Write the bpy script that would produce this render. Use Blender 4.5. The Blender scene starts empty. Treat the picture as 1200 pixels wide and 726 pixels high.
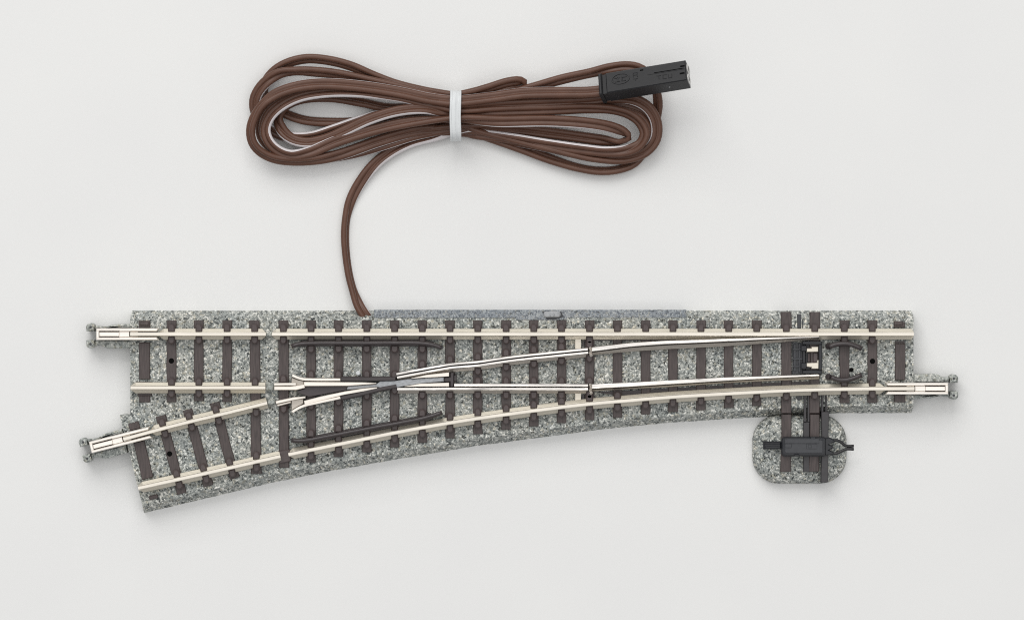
import bpy, bmesh, math, random
from mathutils import Vector
random.seed(7)
S = bpy.context.scene
COL = S.collection
S.unit_settings.scale_length = 0.01            # one unit is one centimetre
# ------------------------------------------------------------------ camera
H = 70.0                                       # lens height above the table
PXCM = 65.5                                    # photo pixels per centimetre at rail height
ZR = 0.6
cam_d = bpy.data.cameras.new('camera'); cam = bpy.data.objects.new('camera', cam_d); COL.objects.link(cam)
cam.location = (0, 0, H); cam.rotation_euler = (0, 0, 0)
cam_d.sensor_width = 36; cam_d.lens = 36*(H-ZR)/(1200/PXCM); cam_d.clip_start = 1; cam_d.clip_end = 2000
S.camera = cam
# ------------------------------------------------------------------ light
W = bpy.data.worlds.new('World'); S.world = W; W.use_nodes = True
W.node_tree.nodes['Background'].inputs[0].default_value = (0.99, 0.993, 1.0, 1)
W.node_tree.nodes['Background'].inputs[1].default_value = 0.36
def area(name, loc, target, sx, sy, power, col=(1, 1, 1)):
    l = bpy.data.lights.new(name, 'AREA'); l.shape = 'RECTANGLE'; l.size = sx; l.size_y = sy
    l.energy = power; l.color = col
    o = bpy.data.objects.new(name, l); COL.objects.link(o); o.location = loc
    o.rotation_euler = (Vector(target)-Vector(loc)).to_track_quat('-Z', 'Y').to_euler()
    return o
area('key_softbox', (-34, 120, 118), (0, -12, 0), 140, 100, 152000, (1.0, 0.992, 0.97))
area('top_softbox', (0, 12, 190), (0, 0, 0), 270, 230, 185000, (1.0, 0.995, 0.98))
S.view_settings.view_transform = 'Standard'; S.view_settings.look = 'None'
S.cycles.pixel_filter_type = 'BLACKMAN_HARRIS'; S.cycles.filter_width = 1.05; S.cycles.use_denoising = False
S.view_settings.exposure = 0; S.view_settings.gamma = 1

# ------------------------------------------------------------------ helpers
def P(px, py, z):
    k = (H-z)/(H-ZR)/PXCM
    return Vector(((px-600)*k, (363-py)*k, z))

class MB:
    def __init__(s): s.v = []; s.f = []; s.m = []; s.smooth = []
    def add(s, vs, fs, mi=0, sm=False):
        b = len(s.v); s.v += [tuple(v) for v in vs]
        for f in fs:
            s.f.append([b+i for i in f]); s.m.append(mi); s.smooth.append(sm)
    def prism(s, poly, z0, z1, bev=0.006, mi=0, vertical=True):
        """outline in photo pixels, made z0..z1 high, top edge eased by bev (cm)"""
        a = sum(poly[i-1][0]*poly[i][1]-poly[i][0]*poly[i-1][1] for i in range(len(poly)))
        if a > 0: poly = poly[::-1]            # counter-clockwise seen from above
        base = [P(x, y, z1) for x, y in poly]; n = len(base)
        ins = inset(base, bev)
        vs = [Vector((p.x, p.y, z0)) for p in base]+[Vector((p.x, p.y, z1-bev)) for p in base]+[Vector((p.x, p.y, z1)) for p in ins]
        fs = []
        for i in range(n):
            j = (i+1) % n
            fs.append([i, j, n+j, n+i]); fs.append([n+i, n+j, 2*n+j, 2*n+i])
        fs.append([2*n+i for i in range(n)]); fs.append([n-1-i for i in range(n)])
        s.add(vs, fs, mi)
    def sweep(s, path, prof, mi=0, scale=None, closed_ends=True):
        """path [(px,py)], profile [(offset px to the south of an eastward path, z)]"""
        n = len(path); m = len(prof); vs = []
        for i, (x, y) in enumerate(path):
            a = path[max(i-1, 0)]; b = path[min(i+1, n-1)]
            dx, dy = b[0]-a[0], b[1]-a[1]; L = math.hypot(dx, dy) or 1
            nx, ny = -dy/L, dx/L
            k = 1 if scale is None else scale[i]
            for (o, z) in prof: vs.append(P(x+nx*o*k, y+ny*o*k, z))
        fs = []
        for i in range(n-1):
            for j in range(m):
                k = (j+1) % m
                fs.append([i*m+j, i*m+k, (i+1)*m+k, (i+1)*m+j])
        fs.append(list(range(m))[::-1]); fs.append([(n-1)*m+j for j in range(m)])
        s.add(vs, fs, mi)
    def rings(s, rings, mi=0, sm=True, cap=True):
        m = len(rings[0]); vs = [v for r in rings for v in r]; fs = []
        for i in range(len(rings)-1):
            for j in range(m):
                k = (j+1) % m
                fs.append([i*m+j, i*m+k, (i+1)*m+k, (i+1)*m+j])
        if cap: fs.append(list(range(m))[::-1]); fs.append([(len(rings)-1)*m+j for j in range(m)])
        s.add(vs, fs, mi, sm)
    def disc(s, px, py, r, z0, z1, bev=0.01, n=20, mi=0):
        s.prism([(px+r*math.cos(2*math.pi*i/n), py+r*math.sin(2*math.pi*i/n)) for i in range(n)], z0, z1, bev, mi)
    def tube(s, pts, r, n=10, mi=0):
        """pts: [(px,py,z)], radius in cm"""
        q = [P(*p) for p in pts]; rg = []
        for i, c in enumerate(q):
            t = (q[min(i+1, len(q)-1)]-q[max(i-1, 0)]).normalized()
            u = t.cross(Vector((0, 0, 1)))
            if u.length < 1e-3: u = Vector((1, 0, 0))
            u.normalize(); w = u.cross(t)
            rg.append([c+(u*math.cos(2*math.pi*k/n)+w*math.sin(2*math.pi*k/n))*r for k in range(n)])
        s.rings(rg, mi)
    def build(s, name, mat, parent=None):
        me = bpy.data.meshes.new(name); me.from_pydata(s.v, [], s.f); me.validate()
        for m in (mat if isinstance(mat, (list, tuple)) else [mat]): me.materials.append(m)
        if len(me.polygons) == len(s.f):
            me.polygons.foreach_set('material_index', s.m); me.polygons.foreach_set('use_smooth', s.smooth)
        b = bmesh.new(); b.from_mesh(me); bmesh.ops.recalc_face_normals(b, faces=b.faces); b.to_mesh(me); b.free()
        o = bpy.data.objects.new(name, me); COL.objects.link(o)
        if parent: o.parent = parent
        return o

def inset(pts, d):
    n = len(pts); out = []
    for i in range(n):
        a, b, c = pts[i-1], pts[i], pts[(i+1) % n]
        e1 = (b-a); e2 = (c-b); e1.z = e2.z = 0
        e1.normalize(); e2.normalize()
        n1 = Vector((-e1.y, e1.x, 0)); n2 = Vector((-e2.y, e2.x, 0))
        h = n1+n2
        k = h.dot(n1)
        h = h/k if k > 0.35 else n1
        out.append(b+h*d)
    return out

def rect(x0, y0, x1, y1): return [(x0, y0), (x1, y0), (x1, y1), (x0, y1)]
def rrect(x0, y0, x1, y1, r, n=6):
    out = []
    for cx, cy, a in ((x1-r, y0+r, -90), (x1-r, y1-r, 0), (x0+r, y1-r, 90), (x0+r, y0+r, 180)):
        for i in range(n+1):
            t = math.radians(a+90*i/n); out.append((cx+r*math.cos(t), cy+r*math.sin(t)))
    return out
def catmull(pts, step=0.02, px=6):
    """smooth curve through points of any dimension; about px pixels between samples"""
    D = len(pts[0]); out = []
    ext = [tuple(2*pts[0][k]-pts[1][k] for k in range(D))]+list(pts)+[tuple(2*pts[-1][k]-pts[-2][k] for k in range(D))]
    for i in range(1, len(ext)-2):
        p0, p1, p2, p3 = ext[i-1:i+3]
        def kn(a, b): return max(1e-3, math.hypot(a[0]-b[0], a[1]-b[1], *( [(a[2]-b[2])*PXCM] if D > 2 else [])))**0.5
        t0 = 0; t1 = t0+kn(p0, p1); t2 = t1+kn(p1, p2); t3 = t2+kn(p2, p3)
        n = max(2, int(math.hypot(p2[0]-p1[0], p2[1]-p1[1])/px))
        for j in range(n):
            t = t1+(t2-t1)*j/n
            r = []
            for k in range(D):
                A1 = (t1-t)/(t1-t0)*p0[k]+(t-t0)/(t1-t0)*p1[k]
                A2 = (t2-t)/(t2-t1)*p1[k]+(t-t1)/(t2-t1)*p2[k]
                A3 = (t3-t)/(t3-t2)*p2[k]+(t-t2)/(t3-t2)*p3[k]
                B1 = (t2-t)/(t2-t0)*A1+(t-t0)/(t2-t0)*A2
                B2 = (t3-t)/(t3-t1)*A2+(t-t1)/(t3-t1)*A3
                r.append((t2-t)/(t2-t1)*B1+(t-t1)/(t2-t1)*B2)
            out.append(tuple(r))
    out.append(tuple(pts[-1]))
    return out
def interp(pts, x):
    for a, b in zip(pts, pts[1:]):
        if a[0] <= x <= b[0]: return a[1]+(b[1]-a[1])*(x-a[0])/(b[0]-a[0])
    return pts[0][1] if x < pts[0][0] else pts[-1][1]
def clip(pts, x0, x1):
    return [(x0, interp(pts, x0))]+[p for p in pts if x0+.5 < p[0] < x1-.5]+[(x1, interp(pts, x1))]

# ------------------------------------------------------------------ materials
def mat(name, base, rough=0.5, metal=0.0, spec=0.5):
    m = bpy.data.materials.new(name); m.use_nodes = True
    b = m.node_tree.nodes['Principled BSDF']
    b.inputs['Base Color'].default_value = (*base, 1); b.inputs['Roughness'].default_value = rough
    b.inputs['Metallic'].default_value = metal; b.inputs['Specular IOR Level'].default_value = spec
    return m, m.node_tree, b
def N(nt, t, **kw):
    n = nt.nodes.new(t)
    for k, v in kw.items():
        if k in n.inputs: n.inputs[k].default_value = v
        else: setattr(n, k, v)
    return n
def coords(nt, scale=(1, 1, 1), distort=0.0, dscale=10):
    tc = N(nt, 'ShaderNodeTexCoord'); mp = N(nt, 'ShaderNodeMapping'); mp.inputs['Scale'].default_value = scale
    nt.links.new(tc.outputs['Object'], mp.inputs['Vector'])
    out = mp.outputs['Vector']
    if distort:
        nz = N(nt, 'ShaderNodeTexNoise'); nz.inputs['Scale'].default_value = dscale; nz.inputs['Detail'].default_value = 2
        nt.links.new(out, nz.inputs['Vector'])
        sub = N(nt, 'ShaderNodeVectorMath', operation='SUBTRACT'); sub.inputs[1].default_value = (.5, .5, .5)
        nt.links.new(nz.outputs['Color'], sub.inputs[0])
        sc = N(nt, 'ShaderNodeVectorMath', operation='SCALE'); sc.inputs['Scale'].default_value = distort
        nt.links.new(sub.outputs[0], sc.inputs[0])
        ad = N(nt, 'ShaderNodeVectorMath', operation='ADD')
        nt.links.new(out, ad.inputs[0]); nt.links.new(sc.outputs[0], ad.inputs[1]); out = ad.outputs[0]
    return out
def ramp(nt, stops, interp_='LINEAR'):
    r = N(nt, 'ShaderNodeValToRGB'); r.color_ramp.interpolation = interp_
    el = r.color_ramp.elements
    while len(el) < len(stops): el.new(0.5)
    for e, (p, c) in zip(el, stops): e.position = p; e.color = (*c, 1)
    return r
def bump(nt, b, h, strength, dist):
    n = N(nt, 'ShaderNodeBump'); n.inputs['Strength'].default_value = strength; n.inputs['Distance'].default_value = dist
    nt.links.new(h, n.inputs['Height']); nt.links.new(n.outputs[0], b.inputs['Normal'])

def ballast(name, stops, scale, bumpd, dist=0.015):
    """moulded stone grains: two sizes of random-toned chips, each a small rounded bump"""
    m, nt, b = mat(name, (.3, .3, .3), 0.6, 0, 0.4)
    v = coords(nt, (1, 1, .3), dist, 14)
    L = nt.links.new
    def vor(sc):
        q = N(nt, 'ShaderNodeTexVoronoi'); q.inputs['Scale'].default_value = sc; L(v, q.inputs['Vector'])
        sp = N(nt, 'ShaderNodeSeparateColor'); L(q.outputs['Color'], sp.inputs[0]); return q, sp
    def math2(op, a, b_, c=None):
        n = N(nt, 'ShaderNodeMath', operation=op)
        for k, x in enumerate((a, b_, c)):
            if x is None: continue
            if isinstance(x, (int, float)): n.inputs[k].default_value = x
            else: L(x, n.inputs[k])
        return n.outputs[0]
    q1, s1 = vor(scale); q2, s2 = vor(scale*1.7)
    tone = math2('MULTIPLY_ADD', s1.outputs[0], 0.5, math2('MULTIPLY', s2.outputs[1], 0.5))
    r = ramp(nt, stops); L(tone, r.inputs[0])
    # a few warm chips, and slow drifts of tone
    warm = math2('MULTIPLY', math2('GREATER_THAN', s1.outputs[2], 0.88), 0.5)
    mw = N(nt, 'ShaderNodeMix', data_type='RGBA', blend_type='MULTIPLY'); L(warm, mw.inputs['Factor']); L(r.outputs[0], mw.inputs[6]); mw.inputs[7].default_value = (1.0, .90, .74, 1)
    nz = N(nt, 'ShaderNodeTexNoise'); nz.inputs['Scale'].default_value = 1.6; nz.inputs['Detail'].default_value = 3; L(v, nz.inputs['Vector'])
    r2 = ramp(nt, [(0.3, (.90, .92, .92)), (0.7, (1.06, 1.04, 1.0))]); L(nz.outputs['Fac'], r2.inputs[0])
    mm = N(nt, 'ShaderNodeMix', data_type='RGBA', blend_type='MULTIPLY'); mm.inputs['Factor'].default_value = 1
    L(mw.outputs[2], mm.inputs[6]); L(r2.outputs[0], mm.inputs[7]); L(mm.outputs[2], b.inputs['Base Color'])
    hgt = math2('MULTIPLY_ADD', s1.outputs[1], 0.6, math2('MULTIPLY', q1.outputs['Distance'], -0.9))
    hgt = math2('MULTIPLY_ADD', s2.outputs[0], 0.25, hgt)
    bump(nt, b, hgt, 0.7, bumpd)
    return m
STONE = [(0.11, (.05, .056, .057)), (0.22, (.155, .168, .168)), (0.35, (.285, .304, .296)), (0.52, (.375, .394, .380)), (0.66, (.475, .488, .462)), (0.77, (.68, .685, .65)), (0.87, (.88, .875, .84))]
M_ball = ballast('speckled_ballast', STONE, 26, 0.028)
M_cover = ballast('fine_grey_speckle', [(0.1, (.08, .09, .105)), (0.35, (.20, .22, .25)), (0.6, (.28, .305, .335)), (0.9, (.44, .46, .47))], 34, 0.006, 0.01)
M_lug = ballast('grey_plastic_speckle', [(0.1, (.14, .15, .145)), (0.35, (.30, .32, .31)), (0.65, (.41, .43, .41)), (0.9, (.64, .64, .61))], 24, 0.006, 0.01)

def plastic(name, base, rough, var=0.15, grain=None, bd=0.004, spec=0.45):
    m, nt, b = mat(name, base, rough, 0, spec)
    v = coords(nt, grain or (1, 1, 1), 0.08, 3)
    nz = N(nt, 'ShaderNodeTexNoise'); nz.inputs['Scale'].default_value = 14; nz.inputs['Detail'].default_value = 5
    nt.links.new(v, nz.inputs['Vector'])
    lo = tuple(c*(1-var) for c in base); hi = tuple(c*(1+var) for c in base)
    r = ramp(nt, [(0.3, lo), (0.7, hi)]); nt.links.new(nz.outputs['Fac'], r.inputs[0])
    nt.links.new(r.outputs[0], b.inputs['Base Color'])
    bump(nt, b, nz.outputs['Fac'], 0.5, bd)
    return m
M_sleep = plastic('brown_sleeper_plastic', (.067, .051, .049), 0.44, 0.30, (2.8, 0.30, 1), 0.012)
M_chair = plastic('brown_moulded_plastic', (.078, .059, .058), 0.34, 0.12)
M_guard = plastic('dark_brown_plastic', (.05, .041, .042), 0.30, 0.1)
M_motor = plastic('charcoal_plastic', (.042, .044, .050), 0.30, 0.1)
M_dark = plastic('black_plastic', (.018, .019, .023), 0.34, 0.15)
M_plug = plastic('black_plug_plastic', (.016, .016, .018), 0.38, 0.08, None, 0.0015, 0.25)
M_filler = plastic('brown_filler_plastic', (.058, .048, .050), 0.45, 0.1)
M_frog = plastic('grey_frog_metal', (.37, .385, .405), 0.38, 0.25, (1, 4, 1), 0.004)
M_gap = plastic('grey_gap_plastic', (.40, .41, .40), 0.5, 0.2)
M_tie = plastic('white_tie_plastic', (.68, .70, .71), 0.42, 0.03, None, 0.003)
M_lever = plastic('pale_grey_lever_plastic', (.36, .37, .38), 0.45, 0.2)
M_hole, _nt, _b = mat('hole_shade_black', (.006, .006, .006), 0.95, 0, 0.02)  # near-black on flat inserts, painting the shade inside holes
M_rod = plastic('dark_rod_plastic', (.046, .043, .046), 0.42, 0.12)
M_rimgrey = plastic('pale_grey_socket_highlight', (.60, .59, .57), 0.3, 0.2)  # pale grey, brightened to paint in the ring highlight on the sockets
M_wireblk = plastic('black_rod_plastic', (.02, .019, .021), 0.35, 0.1)

def metal(name, base, rough, mtl, streak, bd, ms=(0.5, 9, 9)):
    m, nt, b = mat(name, base, rough, mtl, 0.5)
    v = coords(nt, ms, 0.03, 4)
    nz = N(nt, 'ShaderNodeTexNoise'); nz.inputs['Scale'].default_value = 7; nz.inputs['Detail'].default_value = 5
    nt.links.new(v, nz.inputs['Vector'])
    r = ramp(nt, [(0.25, tuple(c*(1-streak) for c in base)), (0.7, tuple(min(1, c*(1+streak*.5)) for c in base))])
    nt.links.new(nz.outputs['Fac'], r.inputs[0]); nt.links.new(r.outputs[0], b.inputs['Base Color'])
    n2 = N(nt, 'ShaderNodeTexNoise'); n2.inputs['Scale'].default_value = 1.3; n2.inputs['Detail'].default_value = 4
    tc2 = coords(nt); nt.links.new(tc2, n2.inputs['Vector'])
    rr = N(nt, 'ShaderNodeMapRange'); rr.inputs[3].default_value = rough*.75; rr.inputs[4].default_value = rough*1.3
    nt.links.new(n2.outputs['Fac'], rr.inputs[0]); nt.links.new(rr.outputs[0], b.inputs['Roughness'])
    bump(nt, b, nz.outputs['Fac'], 0.5, bd)
    return m
M_rail = metal('nickel_silver_rail', (.715, .665, .562), 0.38, 0.5, 0.10, 0.002)
M_blade = metal('polished_blade_metal', (.80, .765, .73), 0.17, 0.97, 0.38, 0.04, (0.16, 2.4, 2.4))  # strong colour streaks paint in the uneven reflections of the polished metal
M_groove = metal('groove_shade_metal', (.10, .09, .085), 0.5, 0.5, 0.2, 0.004)  # dark colour paints in the shade of grooves and gaps
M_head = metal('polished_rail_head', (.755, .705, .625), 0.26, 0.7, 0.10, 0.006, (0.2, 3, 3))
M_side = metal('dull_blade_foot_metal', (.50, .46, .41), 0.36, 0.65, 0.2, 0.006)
M_joiner = metal('joiner_metal', (.88, .83, .77), 0.28, 0.7, 0.06, 0.002)
M_point = metal('bright_point_metal', (.84, .785, .715), 0.28, 0.7, 0.12, 0.006, (.2, 3, 3))
M_contact = metal('contact_strip_metal', (.74, .685, .59), 0.35, 0.5, 0.06, 0.002)

# table paper: white, with the slightest unevenness
M_table, nt, b = mat('white_paper', (.80, .80, .79), 0.62, 0, 0.25)
v = coords(nt); nz = N(nt, 'ShaderNodeTexNoise'); nz.inputs['Scale'].default_value = 0.35; nz.inputs['Detail'].default_value = 6
nt.links.new(v, nz.inputs['Vector'])
r = ramp(nt, [(0.3, (.79, .79, .785)), (0.7, (.81, .81, .80))]); nt.links.new(nz.outputs['Fac'], r.inputs[0]); nt.links.new(r.outputs[0], b.inputs['Base Color'])

def thing(name, label, cat, loc=(0, 0, 0)):
    o = bpy.data.objects.new(name, None); COL.objects.link(o); o.location = loc; o.empty_display_size = 0.5
    o['label'] = label; o['category'] = cat
    return o

# ------------------------------------------------------------------ the setting
g = MB(); g.add([(-300, -300, 0), (300, -300, 0), (300, 300, 0), (-300, 300, 0)], [[0, 1, 2, 3]])
table = g.build('tabletop', M_table); table['kind'] = 'structure'

# ------------------------------------------------------------------ the turnout
T = thing('railway_turnout', 'grey ballasted model railway turnout with brown sleepers and silver rails, lying below the coiled cable', 'model track')
Zb, Zs, Zf, Zh = 0.385, 0.43, 0.465, 0.63       # ballast, sleeper, rail foot and rail head tops

# roadbed: (base px, top px or None when the wall is vertical)
edge = [((152.7, 363.8), (152.7, 371.5)), ((1070.5, 363.8), (1070.5, 371.5)),
        ((1070.5, 483.6), (1070.5, 475)), ((985, 483.6), (985, 475.2)), ((930, 486), (930, 477.5)), ((885, 488.7), (885, 480)), ((784, 494.8), (783, 487)),
        ((700, 503.2), (699, 495)), ((640, 511.4), (639, 503)), ((560, 521.8), (559, 513.5)), ((465, 537.6), (463, 529)),
        ((380, 552.7), (378, 544)), ((320, 564.8), (318, 556)), ((169, 600.5), (167, 592)),
        ((152.2, 533), None), ((140.2, 486), None), ((152.7, 486), None)]
rb = MB(); bot = []; top = []
rnd = random.Random(3)
dense = []
for i, (a, t) in enumerate(edge):
    a2, t2 = edge[(i+1) % len(edge)]
    if t is None: t = a
    if t2 is None: t2 = a2
    n = max(1, int(math.hypot(a2[0]-a[0], a2[1]-a[1])/4))
    for j in range(n):
        f = j/n
        jit = (rnd.uniform(-.5, .5) if j else 0)
        dense.append(((a[0]+(a2[0]-a[0])*f, a[1]+(a2[1]-a[1])*f+jit*.5), (t[0]+(t2[0]-t[0])*f, t[1]+(t2[1]-t[1])*f+jit*1.6)))
for a, t in dense:
    tp = P(t[0], t[1], Zb); top.append(tp)
    same = abs(a[0]-t[0])+abs(a[1]-t[1]) < 2.5
    bp = Vector((tp.x, tp.y, 0)) if same else P(a[0], a[1], 0)
    if a[1] != t[1] and (abs(t[0]-1070.5) < .2 or abs(t[0]-152.7) < .2): bp = Vector((tp.x, P(a[0], a[1], 0).y, 0))
    bot.append(bp)
n = len(top)
rb.add(bot+top, [[i, (i+1) % n, n+(i+1) % n, n+i] for i in range(n)]+[[n+i for i in range(n)], [n-1-i for i in range(n)]])
roadbed = rb.build('roadbed', M_ball, T)

# rail centre lines (photo pixels)
STOCK = [(152, 391.3), (1071, 391.3)]
LOWER = catmull([(161.5, 571.5), (250, 552), (328, 534.3), (408, 517.8), (465, 506.2), (521, 496), (560, 489.8), (628, 480.5),
                 (690, 473), (740, 468.6), (780, 465.3), (850, 461), (900, 458.4), (959, 456.3), (1020, 455.1), (1071, 455)], px=10)
MID = [(153, 454), (311, 454)]
DIV = catmull([(144.5, 514.3), (195, 500.6), (223, 493.6), (266, 483.4), (313, 471.8)], px=10)
UPC = catmull([(465, 440.2), (500, 433.6), (527, 429.0), (560, 424.8+1.2), (600, 420.3), (640, 416.0), (689, 411.0)], px=8)
LOC = [(465, 454.3), (532, 453.6), (620, 453.5), (689, 453.6)]

# ---- sleepers with their chairs
def chair(mb, x, y, dx, dy, w=4.0, L=9.5):
    """rounded rail chair: flat end at (x,y), rounded end towards (dx,dy)"""
    l = math.hypot(dx, dy); dx, dy = dx/l, dy/l; nx, ny = -dy, dx
    pts = [(x+nx*w, y+ny*w), (x-nx*w, y-ny*w)]
    cx, cy = x+dx*(L-w), y+dy*(L-w)
    arc = []
    for i in range(9):
        t = math.pi*i/8
        arc.append((cx-nx*w*math.cos(t)+dx*w*math.sin(t), cy-ny*w*math.cos(t)+dy*w*math.sin(t)))
    mb.prism(pts+arc, 0.40, 0.515, 0.022, 1)
def ends_rough(x0, y0, x1, y1, w, rn):
    """outline of a sleeper from (x0,y0) to (x1,y1), a little uneven"""
    dx, dy = x1-x0, y1-y0; L = math.hypot(dx, dy); dx, dy = dx/L, dy/L; nx, ny = -dy, dx
    k = max(3, int(L/12)); a = []; b_ = []
    for i in range(k+1):
        f = L*i/k
        a.append((x0+dx*f+nx*(w+rn.uniform(-.45, .35)), y0+dy*f+ny*(w+rn.uniform(-.45, .35))))
        b_.append((x0+dx*f-nx*(w+rn.uniform(-.45, .35)), y0+dy*f-ny*(w+rn.uniform(-.45, .35))))
    return a+b_[::-1]
rn = random.Random(11)
def sleeper(x0, y0, x1, y1, w=5.6, chairs=(), hole=None, z=Zs):
    mb = MB(); mb.prism(ends_rough(x0, y0, x1, y1, w, rn), 0.2, z+rn.uniform(-.006, .006), 0.012)
    for c in chairs: chair(mb, *c)
    o = mb.build('sleeper', [M_sleep, M_chair], T)
    if hole:
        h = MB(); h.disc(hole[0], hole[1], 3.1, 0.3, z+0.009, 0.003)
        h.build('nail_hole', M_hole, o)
    return o
def both(x, yc, up=True, down=True, off=2.3):
    r = []
    if up: r.append((x, yc-off, 0, -1))
    if down: r.append((x, yc+off, 0, 1))
    return r
# end sleepers lie lower, under the joiners, with an open middle
def end_block(poly, name='sleeper'):
    mb = MB(); mb.prism(poly, .2, Zs, .012); return mb.build(name, M_sleep, T)
# left of the crossing, straight road
e = MB(); e.prism(rect(162.5, 375.5, 176, 384), .2, Zs, .012); e.prism(rect(164, 377, 174.5, 381), .3, Zs+.03, .01)
e.prism(rect(162.8, 401, 175.5, 444), .2, Zs, .012); e.prism(rect(163.5, 399, 175, 402.5), .2, Zs-.05, .01)
e.prism(rect(161, 447, 178, 464), .2, Zs-.03, .012); e.prism(rect(163, 463, 176, 471), .2, Zs-.01, .012)
e.build('sleeper', M_sleep, T)
for x, ybot in ((200.8, 470.8), (232.9, 469.6), (266, 470.6)):
    sleeper(x, 375.2, x, ybot, 5.7, both(x, 391.3)+both(x, 454), (x, 422.5) if x < 210 else None)
sleeper(298, 375.2, 300.4, 555, 6.0, both(298.3, 391.3)+both(298.8, 454, True, False)+[(300, 478.5, 0, 1)]+both(300.3, 540.5))
sleeper(332.0, 375.2, 332.6, 547.6, 5.9, both(332, 391.3)+[(332, 448.5, 0, -1), (332.3, 474.5, 0, 1)])
# straight sleepers right of it
XS = [364.4, 396.6, 429.8, 462.4, 494.8, 527.3, 559.9, 593.1, 625.5, 658, 690.9, 723.6, 756.7, 788.7, 821.5, 854, 886.9]
YB = [541.5, 535, 529.6, 523.8, 518.2, 513.2, 508.3, 503.2, 499.2, 495.4, 491.9, 488.8, 485.2, 482.4, 480.3, 477.8, 475.3]
for i, (x, yb) in enumerate(zip(XS, YB)):
    ch = both(x, 391.3, True, x < 700)
    yl = interp(LOWER, x)
    ch += both(x, yl, x < 730, True)
    if x < 500:
        ch += [(x, 404, 0, 1, 4.2, 9.5)]                               # outer chair of the upper check rail
        yg = interp([(341, 516.5), (360, 515), (495, 490.4), (518, 483.5)], x)
        ch += [(x, yg-2, 0, -1, 4.2, 9.5)]
    if x < 400: ch += [(x, 443, 0, -1), (x, 471+(364-x)*.15, 0, 1)]
    elif x < 470: ch += [(x, 443, 0, -1), (x, interp([(400, 465), (464, 452)], x), 0, 1)]
    elif x < 700:
        yu = interp(UPC, x); ch += [(x, yu-3.5, 0, -1), (x, 458, 0, 1)]
        if x > 530: ch += [(x, yu+4.5, 0, 1, 4, 9), (x, 450.3, 0, -1, 4, 9)]
    sleeper(x, 375.2, x, yb, 5.6, ch)
for x in (921.6, 954.9):                                               # long sleepers that carry the points' drive
    o = sleeper(x, 365.2, x, 484, 6.0, both(x, 391.3, True, False)+both(x, interp(LOWER, x), False, True))
sleeper(989.6, 375.2, 989.6, 472, 5.7, both(989.6, 391.3)+both(989.6, 455.4))
sleeper(1022.3, 375.2, 1022.3, 471.7, 5.7, both(1022.3, 391.3)+both(1022.3, 455), (1022.5, 423))
e = MB(); e.prism(rect(1048.5, 399, 1060.5, 402.5), .2, Zs-.04, .01); e.prism(rect(1049, 402.5, 1061, 445), .2, Zs, .012)
e.prism(rect(1047.5, 377, 1060.5, 383.5), .2, Zs, .012); e.prism(rect(1048, 376, 1058, 380.5), .3, Zs+.03, .01); e.prism(rect(1048, 462, 1061, 471), .2, Zs, .012)
e.build('sleeper', M_sleep, T)
# fanned sleepers of the diverging road
def cross(x, rail, d, sgn_, off=2.3, w=4.0):
    return (x, interp(rail, x)+sgn_*off, d[0]*sgn_, d[1]*sgn_, w, 9.5)
for (a, b2, hole) in (((188.3, 486.8), (213, 578), (198.7, 531.3)), ((219.5, 479.5), (244.5, 569), None), ((251.3, 471.4), (275, 560), None)):
    d = (b2[0]-a[0], b2[1]-a[1]); l = math.hypot(*d); d = (d[0]/l, d[1]/l)
    xu = a[0]+d[0]*12.5; xl = b2[0]-d[0]*18
    sleeper(*a, *b2, 5.8, [cross(xu-.6, DIV, d, -1), cross(xu+.6, DIV, d, 1), cross(xl-.6, LOWER, d, -1), cross(xl+.6, LOWER, d, 1)], hole)
def fan(pts): return pts
e = MB()
e.prism([(150, 496.5), (162, 493), (164.5, 501.5), (152.5, 504.5)], .2, Zs, .012)
e.prism([(156.5, 518.5), (169, 515.5), (179.5, 558.5), (166.5, 562)], .2, Zs, .012)
e.prism([(157.5, 514.5), (168.5, 512), (169.4, 515.2), (158.4, 517.8)], .2, Zs-.05, .008)
e.prism([(166.5, 563), (180.5, 559.5), (182.5, 566), (168, 569.5)], .2, Zs-.05, .008)
e.prism([(163.5, 577), (186, 572), (188.5, 581), (166, 586)], .2, Zs-.05, .01); e.prism([(174, 581), (184, 578.5), (185.4, 583), (175.2, 585.5)], .3, Zs+.01, .012)
e.build('sleeper', M_sleep, T)

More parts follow.
